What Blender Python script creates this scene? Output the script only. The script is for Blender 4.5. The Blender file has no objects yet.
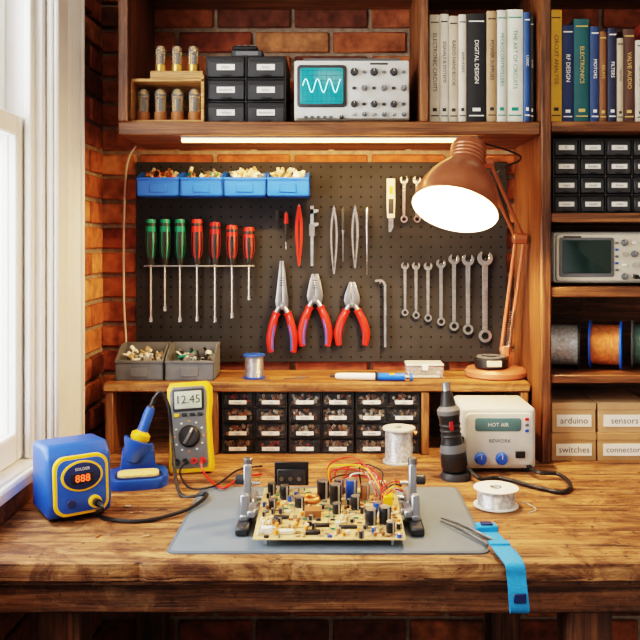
import bpy, bmesh, math, random
from mathutils import Vector, Matrix, Euler
R = math.radians
CZ = 1.378; F = 800.0
def W(px, py, D): return Vector(((px-335)*D/F, D, CZ-(py-245)*D/F))
def XP(px, D): return (px-335)*D/F
def DK(px, py, z=0.9):
    D = (CZ-z)*F/(py-245); return Vector(((px-335)*D/F, D, z))
T = Matrix.Translation
def RX(a): return Matrix.Rotation(R(a), 4, 'X')
def RY(a): return Matrix.Rotation(R(a), 4, 'Y')
def RZ(a): return Matrix.Rotation(R(a), 4, 'Z')

# ---------------------------------------------------------------- materials
MATS = {}
def pm(name, col, rough=0.5, metal=0.0, var=0.12, scale=40.0, bump=0.0, emis=None, es=0, alpha=1.0, trans=0.0, coat=0.0, ior=1.45):
    if name in MATS: return MATS[name]
    m = bpy.data.materials.new(name); m.use_nodes = True
    nt = m.node_tree; p = nt.nodes['Principled BSDF']
    p.inputs['Roughness'].default_value = rough; p.inputs['Metallic'].default_value = metal
    p.inputs['IOR'].default_value = ior
    c = (*col, 1)
    if var > 0:
        tc = nt.nodes.new('ShaderNodeTexCoord'); n = nt.nodes.new('ShaderNodeTexNoise')
        n.inputs['Scale'].default_value = scale; n.inputs['Detail'].default_value = 4
        nt.links.new(tc.outputs['Object'], n.inputs['Vector'])
        cr = nt.nodes.new('ShaderNodeValToRGB')
        cr.color_ramp.elements[0].position = .3; cr.color_ramp.elements[1].position = .7
        cr.color_ramp.elements[0].color = (*[x*(1-var) for x in col], 1)
        cr.color_ramp.elements[1].color = (*[min(1, x*(1+var)) for x in col], 1)
        nt.links.new(n.outputs['Fac'], cr.inputs['Fac']); nt.links.new(cr.outputs['Color'], p.inputs['Base Color'])
        if bump > 0:
            b = nt.nodes.new('ShaderNodeBump'); b.inputs['Strength'].default_value = bump; b.inputs['Distance'].default_value = .002
            nt.links.new(n.outputs['Fac'], b.inputs['Height']); nt.links.new(b.outputs['Normal'], p.inputs['Normal'])
    else: p.inputs['Base Color'].default_value = c
    if emis: p.inputs['Emission Color'].default_value = (*emis, 1); p.inputs['Emission Strength'].default_value = es
    p.inputs['Alpha'].default_value = alpha; p.inputs['Transmission Weight'].default_value = trans
    p.inputs['Coat Weight'].default_value = coat
    MATS[name] = m; return m

def wood(name, dark, mid, light, axis='X', scale=1.0, rough=0.5, blotch=0.5, bump=0.35, wear=0.0):
    m = bpy.data.materials.new(name); m.use_nodes = True
    nt = m.node_tree; L = nt.links.new; p = nt.nodes['Principled BSDF']
    tc = nt.nodes.new('ShaderNodeTexCoord')
    def noise(sa, sx, sc, det, dist=0, ro=.6):
        mp = nt.nodes.new('ShaderNodeMapping'); s = [sx]*3; s['XYZ'.index(axis)] = sa; mp.inputs['Scale'].default_value = s
        L(tc.outputs['Object'], mp.inputs['Vector'])
        n = nt.nodes.new('ShaderNodeTexNoise'); n.inputs['Scale'].default_value = sc; n.inputs['Detail'].default_value = det; n.inputs['Roughness'].default_value = ro; n.inputs['Distortion'].default_value = dist
        L(mp.outputs[0], n.inputs['Vector']); return n
    def ramp(n, p0, c0, p1, c1, mid=None):
        cr = nt.nodes.new('ShaderNodeValToRGB'); e = cr.color_ramp.elements
        e[0].position = p0; e[0].color = (*c0, 1); e[1].position = p1; e[1].color = (*c1, 1)
        if mid: k = e.new((p0+p1)/2); k.color = (*mid, 1)
        L(n.outputs['Fac'], cr.inputs['Fac']); return cr
    def mul(a, b_, f, mode='MULTIPLY'):
        mx = nt.nodes.new('ShaderNodeMix'); mx.data_type = 'RGBA'; mx.blend_type = mode; mx.inputs[0].default_value = f
        L(a, mx.inputs[6]); L(b_, mx.inputs[7]); return mx.outputs[2]
    n1 = noise(1.1*scale, 14*scale, 2.2, 8, 1.2, .65); n2 = noise(3*scale, 110*scale, 2, 3); n3 = noise(3, 6, 1.6, 5)
    c = ramp(n1, .34, dark, .68, light, mid).outputs[0]
    c = mul(c, ramp(n2, .38, (.45, .38, .33), .58, (1, 1, 1)).outputs[0], .85 if wear < .7 else .6)
    c = mul(c, ramp(n3, .38, (.40, .30, .23), .56, (1, 1, 1)).outputs[0], blotch)
    if wear > 0:
        n4 = noise(1.4, 45, 2.4, 3, .8); c = mul(c, ramp(n4, .36, (.08, .045, .025), .42, (1, 1, 1)).outputs[0], wear)
        n5 = noise(7, 12, 2.5, 10, .9, .78); c = mul(c, ramp(n5, .52, (0, 0, 0), .68, (.26, .17, .09)).outputs[0], wear, 'ADD')
        n7 = noise(4, 7, 2.4, 10, 1.5, .75); c = mul(c, ramp(n7, .40, (.30, .19, .13), .52, (1, 1, 1)).outputs[0], wear)
        n6 = noise(30, 42, 2, 2, .3); c = mul(c, ramp(n6, .30, (.10, .06, .035), .36, (1, 1, 1)).outputs[0], wear)
        rr_ = nt.nodes.new('ShaderNodeMapRange'); rr_.inputs[1].default_value = .3; rr_.inputs[2].default_value = .7; rr_.inputs[3].default_value = rough-.12; rr_.inputs[4].default_value = min(1, rough+.3)
        L(n5.outputs['Fac'], rr_.inputs[0]); L(rr_.outputs[0], p.inputs['Roughness'])
        b0 = nt.nodes.new('ShaderNodeBump'); b0.inputs['Strength'].default_value = .6; b0.inputs['Distance'].default_value = .004
        L(n4.outputs['Fac'], b0.inputs['Height'])
        b1 = nt.nodes.new('ShaderNodeBump'); b1.inputs['Strength'].default_value = .4; b1.inputs['Distance'].default_value = .004
        L(n7.outputs['Fac'], b1.inputs['Height']); L(b0.outputs['Normal'], b1.inputs['Normal'])
    else: p.inputs['Roughness'].default_value = rough
    L(c, p.inputs['Base Color'])
    b = nt.nodes.new('ShaderNodeBump'); b.inputs['Strength'].default_value = bump; b.inputs['Distance'].default_value = .003
    L(n2.outputs['Fac'], b.inputs['Height'])
    if wear > 0: L(b1.outputs['Normal'], b.inputs['Normal'])
    L(b.outputs['Normal'], p.inputs['Normal'])
    MATS[name] = m; return m

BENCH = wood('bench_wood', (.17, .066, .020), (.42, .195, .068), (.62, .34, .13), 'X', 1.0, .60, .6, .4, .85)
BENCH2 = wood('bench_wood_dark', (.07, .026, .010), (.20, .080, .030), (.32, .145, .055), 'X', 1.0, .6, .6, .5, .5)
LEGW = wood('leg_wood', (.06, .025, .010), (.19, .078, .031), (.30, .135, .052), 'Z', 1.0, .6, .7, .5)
SHX = wood('shelf_wood_x', (.07, .026, .010), (.24, .094, .031), (.38, .165, .056), 'X', 1.0, .5, .5, .4)
SHZ = wood('shelf_wood_z', (.07, .026, .010), (.23, .088, .029), (.36, .152, .054), 'Z', 1.0, .5, .5, .4)
HUX = wood('hutch_wood', (.16, .064, .019), (.42, .19, .062), (.60, .31, .115), 'X', 1.2, .5, .5, .4, .5)
HUZ = wood('hutch_wood_z', (.12, .046, .016), (.32, .138, .046), (.49, .235, .086), 'Z', 1.2, .5, .5, .4)
PINE = wood('pine', (.36, .18, .05), (.56, .30, .10), (.70, .42, .18), 'X', 2, .5, .1, .2)
FLOORW = wood('floor_wood', (.02, .01, .006), (.06, .03, .015), (.1, .05, .025), 'X', .6, .6, .4, .3)
BRICKS = [pm('brick_%d' % i, c, .9, 0, .45, 34, 1.0) for i, c in enumerate([(.33, .100, .040), (.42, .145, .055), (.26, .068, .031), (.50, .21, .088), (.16, .052, .028), (.36, .112, .044)])]
MORTAR = pm('mortar', (.33, .24, .17), .95, 0, .3, 60, .6)
WHITE = pm('white_paint', (.86, .85, .82), .42, 0, .04, 12)
PLAS = pm('plaster', (.5, .44, .37), .9, 0, .08, 10)
BLACK = pm('black_plastic', (.014, .014, .015), .38, 0, .1)
BLK2 = pm('charcoal_plastic', (.030, .031, .034), .45, 0, .1)
PEG = pm('pegboard_black', (.017, .017, .019), .72, 0, .25, 15)
HOLE_SHADE = pm('hole_shade_black', (.0015, .0015, .0015), .9, 0, 0)  # near-black that paints the shade inside the peg holes
STEEL = pm('steel', (.62, .61, .59), .26, 1, .18, 60)
STEELD = pm('steel_dull', (.34, .34, .35), .36, 1, .2, 30)
ALU = pm('aluminium', (.36, .38, .41), .4, .8, .1)
RED = pm('red_rubber', (.60, .022, .010), .40, 0, .1)
REDD = pm('red_dark', (.38, .012, .012), .35, 0, .1)
TEAL = pm('teal_green', (.0, .21, .13), .34, 0, .1)
BLUE = pm('blue_plastic', (.018, .085, .40), .40, 0, .08)
BINB = pm('bin_blue', (.012, .12, .62), .38, 0, .08)
NAVY = pm('navy', (.012, .025, .10), .4, 0, .08)
YEL = pm('yellow_plastic', (.86, .47, .012), .42, 0, .06)
ORNG = pm('orange_mark', (.8, .25, .03), .5, 0, 0)
GREYP = pm('grey_plastic', (.13, .135, .14), .5, 0, .1)
LGREY = pm('light_grey_plastic', (.54, .54, .50), .45, 0, .05)
BEIGE = pm('beige_plastic', (.60, .55, .44), .5, 0, .05)
PAPER = pm('paper_label', (.84, .82, .74), .7, 0, .03)
INK = pm('ink', (.03, .03, .03), .7, 0, 0)
GOLDINK = pm('gold_ink', (.6, .42, .12), .5, 0, 0)
LCD = pm('lcd', (.40, .44, .34), .3, 0, .04, emis=(.4, .45, .35), es=.10)
CRT = pm('crt', (.01, .14, .16), .2, 0, .05, emis=(.01, .32, .36), es=.75)
TRACE = pm('trace', (.5, 1, 1), .5, 0, 0, emis=(.45, 1, 1), es=3.5)
GRID = pm('graticule', (.01, .09, .10), .6, 0, 0)
DSCR = pm('dark_screen', (.012, .03, .027), .12, 0, 0)
REDLED = pm('red_led', (1, .1, .02), .4, 0, 0, emis=(1, .07, .02), es=5)
COPPERP = pm('lamp_copper', (.38, .13, .060), .33, .45, .08, coat=.3)
SALMON = pm('lamp_base_copper', (.54, .19, .10), .38, .3, .06, coat=.2)
INNERW = pm('shade_inner', (.9, .8, .62), .5, 0, 0)
BULB = pm('bulb_glow', (1, .9, .7), .4, 0, 0, emis=(1, .76, .44), es=40)
LED = pm('led_glow', (1, .8, .5), .4, 0, 0, emis=(1, .55, .17), es=13)
COPWIRE = pm('copper_wire', (.80, .30, .10), .35, .6, .25, 120)
SILWIRE = pm('solder_wire', (.66, .66, .66), .32, .6, .30, 160)
KRAFT = pm('cardboard', (.50, .31, .16), .85, 0, .1, 20)
KRAFT2 = pm('cardboard_dark', (.42, .25, .12), .85, 0, .1, 20)
MATG = pm('mat_grey', (.150, .190, .225), .65, 0, .08, 14)
MATR = pm('mat_rim', (.095, .122, .148), .65, 0, .08, 14)
PCBM = pm('pcb_tan', (.62, .44, .20), .45, 0, .15, 60)
PCBT = pm('pcb_trace', (.24, .15, .06), .4, .2, 0)
SPONGE = pm('sponge', (.80, .58, .20), .95, 0, .2, 150, .5)
SKYBL = pm('strap_blue', (.02, .29, .64), .6, 0, .12, 300, .4)
CLEAR = pm('clear_plastic', (.8, .82, .82), .12, 0, 0, alpha=.26)
SMOKE = pm('smoky_plastic', (.10, .10, .11), .10, 0, 0, alpha=.20)
GLASS = pm('tube_glass', (.62, .60, .52), .05, 0, 0, alpha=.22)
PANE = pm('window_glass', (.9, .95, 1), .03, 0, 0, alpha=.05)
CABLEW = pm('cable_white', (.62, .55, .45), .5, 0, 0)
CREAM = pm('cream', (.77, .68, .50), .6, 0, .05)
TANR = pm('resistor_tan', (.48, .32, .16), .5, 0, .05)
BROWN = pm('brown_part', (.32, .12, .038), .5, 0, .1)
BRASS = pm('brass', (.74, .44, .12), .32, .8, .1)
AMBER = pm('amber_electrode', (.62, .26, .06), .4, .3, .1)
CAPB = pm('cap_blue', (.02, .08, .34), .35, 0, 0)

# ---------------------------------------------------------------- builder
TC = {}
def text_geo(body):
    if body in TC: return TC[body]
    cu = bpy.data.curves.new('t', 'FONT'); cu.body = body; cu.size = 1; cu.align_x = 'CENTER'; cu.align_y = 'CENTER'; cu.resolution_u = 2
    ob = bpy.data.objects.new('t', cu); bpy.context.scene.collection.objects.link(ob)
    dg = bpy.context.evaluated_depsgraph_get(); me = bpy.data.meshes.new_from_object(ob.evaluated_get(dg))
    g = ([v.co.copy() for v in me.vertices], [tuple(p.vertices) for p in me.polygons])
    bpy.data.objects.remove(ob); bpy.data.curves.remove(cu); bpy.data.meshes.remove(me)
    TC[body] = g; return g

class B:
    def __init__(s, name, M=None):
        s.name = name; s.v = []; s.f = []; s.mi = []; s.mats = []; s.M = M or Matrix.Identity(4)
    def idx(s, m):
        if m not in s.mats: s.mats.append(m)
        return s.mats.index(m)
    def add(s, vs, fs, mat, M=None):
        M = s.M @ M if M is not None else s.M
        o = len(s.v); s.v += [M @ Vector(v) for v in vs]
        if callable(mat):
            for k, f in enumerate(fs): s.f.append(tuple(o+i for i in f)); s.mi.append(s.idx(mat(k)))
        else:
            i0 = s.idx(mat)
            for f in fs: s.f.append(tuple(o+i for i in f)); s.mi.append(i0)
    def bm(s, bm, mat, M=None):
        bm.verts.index_update()
        s.add([v.co.copy() for v in bm.verts], [tuple(v.index for v in f.verts) for f in bm.faces], mat, M); bm.free()
    def box(s, c, d, mat, bev=0, M=None, seg=1):
        bm = bmesh.new(); bmesh.ops.create_cube(bm, size=1)
        for v in bm.verts: v.co = Vector((v.co.x*d[0], v.co.y*d[1], v.co.z*d[2]))
        if bev > 0: bmesh.ops.bevel(bm, geom=list(bm.edges), offset=min(bev, min(d)*.45), segments=seg, affect='EDGES', profile=.5)
        m = T(Vector(c)); m = m @ M if M is not None else m
        s.bm(bm, mat, m)
    def bx(s, x0, x1, y0, y1, z0, z1, mat, bev=0, seg=1):
        s.box(((x0+x1)/2, (y0+y1)/2, (z0+z1)/2), (x1-x0, y1-y0, z1-z0), mat, bev, None, seg)
    def prism(s, poly, y0, y1, mat, bev=0, M=None, seg=2):
        bm = bmesh.new(); a = [bm.verts.new((x, y0, z)) for x, z in poly]; f = bm.faces.new(a)
        r = bmesh.ops.extrude_face_region(bm, geom=[f])
        for e in r['geom']:
            if isinstance(e, bmesh.types.BMVert): e.co.y = y1
        bmesh.ops.recalc_face_normals(bm, faces=list(bm.faces))
        if bev > 0:
            ed = [e for e in bm.edges if abs(e.verts[0].co.y-e.verts[1].co.y) < 1e-7 and abs(e.verts[0].co.y-min(y0, y1)) < 1e-6]
            bmesh.ops.bevel(bm, geom=ed, offset=bev, segments=seg, affect='EDGES', profile=.5)
        s.bm(bm, mat, M)
    def lathe(s, prof, mat, M=None, seg=20, closed=False, amat=None):
        vs = []; fs = []; n = len(prof)
        for k in range(seg):
            a = 2*math.pi*k/seg
            for r, z in prof: vs.append((max(r, 1e-5)*math.cos(a), max(r, 1e-5)*math.sin(a), z))
        am = []
        for k in range(seg):
            k2 = (k+1) % seg
            for i in range(n if closed else n-1):
                j = (i+1) % n
                fs.append((k*n+i, k2*n+i, k2*n+j, k*n+j)); am.append((k, i))
        if amat: s.add(vs, fs, lambda q: amat(*am[q]), M)
        else: s.add(vs, fs, mat, M)
    def cyl(s, p0, p1, r0, mat, r1=None, seg=16, bev=0):
        p0 = Vector(p0); p1 = Vector(p1); d = p1-p0; L = d.length; r1 = r0 if r1 is None else r1
        q = Vector((0, 0, 1)).rotation_difference(d).to_matrix().to_4x4()
        if bev: pr = [(0, 0), (r0-bev, 0), (r0, bev), (r1, L-bev), (r1-bev, L), (0, L)]
        else: pr = [(0, 0), (r0, 0), (r1, L), (0, L)]
        s.lathe(pr, mat, T(p0) @ q, seg)
    def tube(s, pts, r, mat, seg=8, smooth=6, flat=None, radii=None):
        P = [Vector(p) for p in pts]
        if smooth and len(P) > 2:
            Q = []; RR = []
            for i in range(len(P)-1):
                a = P[max(i-1, 0)]; b = P[i]; c = P[i+1]; d = P[min(i+2, len(P)-1)]
                for k in range(smooth):
                    t = k/smooth
                    Q.append(.5*((2*b)+(c-a)*t+(2*a-5*b+4*c-d)*t*t+(3*b-a-3*c+d)*t**3))
                    if radii: RR.append(radii[i]*(1-t)+radii[i+1]*t)
            Q.append(P[-1]); RR.append(radii[-1] if radii else r)
        else: Q = P; RR = radii or []
        n = len(Q); vs = []; fs = []
        up = None
        for i in range(n):
            t = (Q[min(i+1, n-1)]-Q[max(i-1, 0)]).normalized()
            if up is None:
                up = Vector((0, 1, 0)) if abs(t.y) < .9 else Vector((1, 0, 0))
            up = (up-t*up.dot(t)).normalized(); sd = t.cross(up)
            rr = RR[i] if radii else r
            for k in range(seg):
                a = 2*math.pi*k/seg
                vs.append(Q[i]+sd*math.cos(a)*rr+up*math.sin(a)*rr*(flat or 1))
        for i in range(n-1):
            for k in range(seg):
                k2 = (k+1) % seg; fs.append((i*seg+k, i*seg+k2, (i+1)*seg+k2, (i+1)*seg+k))
        fs.append(tuple(range(seg-1, -1, -1))); fs.append(tuple(range((n-1)*seg, n*seg)))
        s.add(vs, fs, mat)
    def text(s, body, pos, h, mat, rot=0, M=None, maxw=None):
        vs, fs = text_geo(body)
        if not vs: return
        if maxw:
            w = (max(v.x for v in vs)-min(v.x for v in vs))*h
            if w > maxw: h *= maxw/w
        m = T(Vector(pos)) @ (M if M is not None else Matrix.Identity(4)) @ RX(90) @ RZ(rot) @ Matrix.Scale(h, 4)
        s.add(vs, fs, mat, m)
    def done(s, coll=None):
        me = bpy.data.meshes.new(s.name)
        xs = [v.x for v in s.v]; ys = [v.y for v in s.v]; zs = [v.z for v in s.v]
        o = Vector(((min(xs)+max(xs))/2, (min(ys)+max(ys))/2, min(zs)))
        me.from_pydata([v-o for v in s.v], [], s.f)
        for m in s.mats: me.materials.append(m)
        me.polygons.foreach_set('material_index', s.mi)
        me.polygons.foreach_set('use_smooth', [True]*len(s.f))
        bm = bmesh.new(); bm.from_mesh(me)
        bmesh.ops.recalc_face_normals(bm, faces=list(bm.faces)); bm.to_mesh(me); bm.free()
        me.set_sharp_from_angle(angle=R(38)); me.update()
        ob = bpy.data.objects.new(s.name, me); ob.location = o
        bpy.context.scene.collection.objects.link(ob); return ob

def rrect(w, h, r, cx=0, cz=0, n=4):
    out = []
    for sx, sz, a0 in ((1, 1, 0), (-1, 1, 90), (-1, -1, 180), (1, -1, 270)):
        for k in range(n+1):
            a = R(a0+90*k/n); out.append((cx+sx*(w/2-r)+r*math.cos(a), cz+sz*(h/2-r)+r*math.sin(a)))
    return out
def FY(r, x, z, y0, y1, b, mat, seg=18, r1=None, bev=0):
    b.cyl((x, y1, z), (x, y0, z), r, mat, r1, seg, bev)

# ================================================================ ROOM
XL = -0.59; YB = 2.03
def brick_strip(b, o, ux, length, z0, z1, nrm, hole=None, seed=1):
    rr = random.Random(seed); bw, bh, g = .185, .052, .010
    row = 0; z = z0
    while z < z1-.01:
        off = -(bw+g)/2 if row % 2 else 0; a = off
        zt = min(z+bh, z1)
        while a < length:
            segs = [(max(a, 0), min(a+bw, length))]
            if hole and zt > hole[2] and z < hole[3]:
                ns = []
                for (p, q) in segs:
                    if q <= hole[0] or p >= hole[1]: ns.append((p, q))
                    else:
                        if p < hole[0]: ns.append((p, hole[0]))
                        if q > hole[1]: ns.append((hole[1], q))
                segs = ns
            for p, q in segs:
                if q-p < .012: continue
                t = .011+rr.uniform(-.004, .004)
                c = o+ux*((p+q)/2)+Vector((0, 0, (z+zt)/2))+nrm*(t/2)
                dx = Vector((abs(ux.x)*(q-p)+abs(nrm.x)*t, abs(ux.y)*(q-p)+abs(nrm.y)*t, zt-z))
                b.box(c, dx, BRICKS[rr.choice([0, 0, 1, 1, 2, 3, 4, 5])], .004, Matrix.Rotation(rr.uniform(-.008, .008), 4, nrm))
            a += bw+g
        z += bh+g; row += 1

b = B('wall_back'); b.bx(XL-.2, 1.2, YB+.0, YB+.15, 0, 2.7, MORTAR)
brick_strip(b, Vector((XL, YB, 0)), Vector((1, 0, 0)), 1.78, .005, 2.69, Vector((0, -1, 0)), None, 3); b.done()
WY0, WY1, WZ0, WZ1 = .45, 1.60, .95, 2.35
b = B('wall_left')
b.bx(XL-.2, XL, -1.5, WY0, 0, 2.7, MORTAR); b.bx(XL-.2, XL, WY1, YB, 0, 2.7, MORTAR)
b.bx(XL-.2, XL, WY0, WY1, 0, WZ0, MORTAR); b.bx(XL-.2, XL, WY0, WY1, WZ1, 2.7, MORTAR)
brick_strip(b, Vector((XL, -1.5, 0)), Vector((0, 1, 0)), 3.5, .005, 2.69, Vector((1, 0, 0)), (WY0+1.5, WY1+1.5, WZ0, WZ1), 5); b.done()
b = B('wall_right'); b.bx(1.2, 1.3, -1.5, YB+.15, 0, 2.7, PLAS); b.done()
b = B('floor')
for i in range(30): b.bx(XL-.2, 1.3, -1.5+i*.125, -1.377+i*.125, -.03, 0, FLOORW)
b.done()
b = B('ceiling'); b.bx(XL-.2, 1.3, -1.5, YB+.15, 2.7, 2.75, PLAS); b.done()

b = B('window_1')
zm = 1.60
def sash(x0, x1, z0, z1, y0, y1, st=.042):
    b.bx(x0, x1, y0, y0+st, z0, z1, WHITE, .004); b.bx(x0, x1, y1-st, y1, z0, z1, WHITE, .004)
    b.bx(x0, x1, y0+st, y1-st, z0, z0+st*1.3, WHITE, .004); b.bx(x0, x1, y0+st, y1-st, z1-st, z1, WHITE, .004)
    xm = (x0+x1)/2; b.bx(xm-.002, xm+.002, y0+st, y1-st, z0+st*1.3, z1-st, PANE)
b.bx(XL-.19, XL+.012, WY1-.02, WY1, WZ0, WZ1, WHITE, .002); b.bx(XL-.19, XL+.012, WY0, WY0+.02, WZ0, WZ1, WHITE, .002)
b.bx(XL-.19, XL+.012, WY0+.02, WY1-.02, WZ1-.02, WZ1, WHITE, .002)
sash(XL-.055, XL-.02, WZ0+.012, zm+.03, WY0+.022, WY1-.022)
sash(XL-.095, XL-.06, zm-.02, WZ1-.022, WY0+.022, WY1-.022)
b.bx(XL-.016, XL-.002, WY1-.042, WY1-.021, WZ0+.012, WZ1-.02, WHITE, .003)
b.done()
b = B('trim_1')
zb0, zb1 = .902, WZ1+.09
b.bx(XL+.013, XL+.026, WY1-.004, WY1+.165, zb0, zb1, WHITE, .003)
for k in range(7): b.cyl((XL+.027, WY1+.074+k*.013, zb0), (XL+.027, WY1+.074+k*.013, zb1), .0055, WHITE, seg=10)
b.bx(XL+.0265, XL+.036, WY1+.0, WY1+.062, zb0, zb1, WHITE, .004)
b.bx(XL+.0265, XL+.038, WY1+.157, WY1+.168, zb0, zb1, WHITE, .003)
b.bx(XL+.013, XL+.034, WY0-.07, WY0+.005, WZ0-.045, zb1, WHITE, .004)
b.bx(XL+.013, XL+.034, WY0+.005, WY1-.005, WZ1-.005, zb1, WHITE, .004); b.done()
b = B('trim_2'); b.bx(XL-.19, XL+.012, WY0+.001, WY1-.001, WZ0-.02, WZ0+.011, WHITE, .004)
b.bx(XL+.013, XL+.030, WY0-.068, WY1-.006, WZ0-.014, WZ0+.011, WHITE, .005)
b.bx(XL+.013, XL+.022, WY0-.068, WY1-.006, .90, WZ0-.015, SHX, .003); b.done()

# ================================================================ WORKBENCH
b = B('workbench')
DF = 1.198; ys = [DF, 1.44, 1.68, 2.012]
rr = random.Random(9)
ya = 0; pts = []
n = 150
for k in range(n+1):
    x = XL+.02+(1.15-XL-.02)*k/n
    ya = ya*.75+rr.uniform(-.0012, .0012); chip = .005 if rr.random() < .04 else 0
    pts.append((x, DF+.002+ya+chip))
pts += [(1.15, ys[1]-.0006), (XL+.02, ys[1]-.0006)]
b.prism(pts, -.9, -.874, BENCH, .0022, RX(-90))
for i in range(1, 3):
    b.bx(XL+.02, 1.15, ys[i]+.0006, ys[i+1]-.0006, .874, .9, BENCH, .002)
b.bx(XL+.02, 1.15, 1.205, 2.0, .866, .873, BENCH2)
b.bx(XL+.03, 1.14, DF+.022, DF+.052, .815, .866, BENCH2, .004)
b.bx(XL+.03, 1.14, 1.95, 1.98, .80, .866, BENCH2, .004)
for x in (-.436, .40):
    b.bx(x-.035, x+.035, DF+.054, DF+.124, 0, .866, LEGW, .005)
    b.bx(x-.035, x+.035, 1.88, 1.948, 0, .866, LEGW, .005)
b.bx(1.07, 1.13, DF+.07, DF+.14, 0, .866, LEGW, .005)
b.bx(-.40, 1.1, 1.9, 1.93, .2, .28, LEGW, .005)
b.done()

# ================================================================ HUTCH SHELF
HT = 1.064
b = B('bench_riser_shelf')
b.bx(-.528, .445, 1.82, 2.012, HT-.021, HT, HUX, .003)
for x0, x1 in ((-.524, -.506), (-.283, -.267), (.197, .215), (.423, .441)):
    b.bx(x0, x1, 1.823, 2.005, .9, HT-.021, HUZ, .002)
b.bx(-.506, .423, 2.0, 2.008, .9, HT-.021, BENCH2)
b.done()

# ================================================================ WALL SHELF UNIT
b = B('wall_shelf_unit')
FD = 1.75
b.bx(-.475, -.453, FD, 2.012, 1.6486, 2.02, SHZ, .002)
b.bx(-.475, .4495, FD, 2.012, 1.6186, 1.6486, SHX, .003)
b.bx(.187, .205, FD, 2.012, 1.6486, 1.97, SHZ, .002)
b.bx(-.453, .4495, FD, 2.012, 1.970, 1.99, SHX, .002)
b.bx(.4500, .4725, FD-.004, 2.012, .9005, 2.02, SHZ, .003)
b.bx(.95, .972, FD-.004, 2.012, .9005, 2.02, SHZ, .003)
for zt, th in ((1.6486, .022), (1.448, .02), (1.286, .022), (1.0936, .018), (1.99, .02)):
    b.bx(.4725, .95, FD, 2.008, zt-th, zt, SHX, .002)
b.bx(.4725, .95, 2.0, 2.008, .905, 1.6286, BENCH2)
b.done()

b = B('led_strip_light')
b.bx(XP(181, 1.775), XP(478, 1.775), 1.768, 1.784, 1.6135, 1.6184, ALU, .001)
b.bx(XP(182, 1.775), XP(477, 1.775), 1.7665, 1.782, 1.6060, 1.6134, LED, .001); b.done()

# ================================================================ PEGBOARD
PX0, PX1, PZ0, PZ1 = XP(136, 2), XP(507, 2), W(0, 362, 2).z, W(0, 162, 2).z
b = B('pegboard')
b.bx(PX0, PX1, 2.0, 2.006, PZ0, PZ1, PEG, .001)
for x in (PX0+.03, PX1-.03, 0): b.bx(x-.012, x+.012, 2.006, 2.017, PZ0+.01, PZ1-.01, BLACK)
x = PX0+.0125
while x < PX1-.005:
    z = PZ0+.0125
    while z < PZ1-.005:
        a = [(x+.003*math.cos(k*math.pi/4), 1.9995, z+.003*math.sin(k*math.pi/4)) for k in range(8)]
        b.add(a, [tuple(range(8))], HOLE_SHADE); z += .025  # flat black disc on the face, painted shade for a recessed hole
    x += .025
b.done()

# ================================================================ BINS
def bin_(name, x0, x1, yf, yb, z0, h, mat, cols, seed, low=.5, heap=.8, npc=34, big=1.0):
    b = B(name); rr = random.Random(seed); t = .0025; hf = h*low
    b.bx(x0, x1, yf, yb, z0, z0+t, mat); b.bx(x0, x1, yb-t, yb, z0, z0+h, mat)
    b.bx(x0, x1, yf, yf+t, z0, z0+hf, mat, .001)
    d = yb-yf
    prof = [(0, 0), (d, 0), (d, h), (d*.55, h), (d*.0, hf+.001)]
    for xx in (x0, x1-t):
        vs = [(xx+q, yf+p, z0+zz) for q in (0, t) for p, zz in prof]; n = 5
        fs = [tuple(range(n)), tuple(range(2*n-1, n-1, -1))]+[(i, (i+1) % n, n+(i+1) % n, n+i) for i in range(n)]
        b.add(vs, fs, mat)
    b.bx(x0-.0008, x1+.0008, yf-.004, yf+t, z0+hf-.006, z0+hf, mat, .001)
    b.bx((x0+x1)/2-.02, (x0+x1)/2+.02, yf-.0035, yf-.0005, z0+hf*.2, z0+hf*.65, mat, .001)
    for k in range(npc):
        c = (rr.uniform(x0+.014, x1-.014), rr.uniform(yf+.014, yb-.016), z0+rr.uniform(.006, hf*1.0)); c = (c[0], c[1], c[2]+(c[1]-yf)/d*(h-hf)*heap)
        m = rr.choice(cols); e = Euler((rr.uniform(0, 3), rr.uniform(0, 3), rr.uniform(0, 3))).to_matrix().to_4x4()
        if rr.random() < .5: b.box(c, (rr.uniform(.008, .016)*big, rr.uniform(.006, .011)*big, rr.uniform(.004, .009)*big), m, .001, e)
        else:
            dd = e @ Vector((0, 0, .009*big)); b.cyl(Vector(c)-dd, Vector(c)+dd, rr.uniform(.002, .004)*big, m, seg=8)
    return b.done()
cw = [[BROWN, CREAM, BROWN, BLACK, TANR, RED], [CREAM, BROWN, BLACK, TANR, STEELD, TEAL], [PAPER, KRAFT, CREAM, GREYP], [CREAM, TANR, LGREY, PAPER]]
xb = XP(137, 1.915)
for i in range(4):
    bin_('hanging_parts_bin', xb+.001+i*.1035, xb+.1015+i*.1035, 1.912, 1.996, 1.495, .062, BINB, cw[i], i*2, .72, 1.9, 95, 1.15)
bin_('grey_parts_bin', XP(115, 1.85), XP(163, 1.85), 1.85, 1.95, HT, .078, GREYP, [PAPER, LGREY, CREAM, TANR], 11, .6, 1.0, 60)
bin_('grey_parts_bin', XP(165, 1.85), XP(214, 1.85), 1.85, 1.95, HT, .078, GREYP, [GREYP, LGREY, CREAM, BLACK, TEAL], 13, .6, 1.0, 60)

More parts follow.
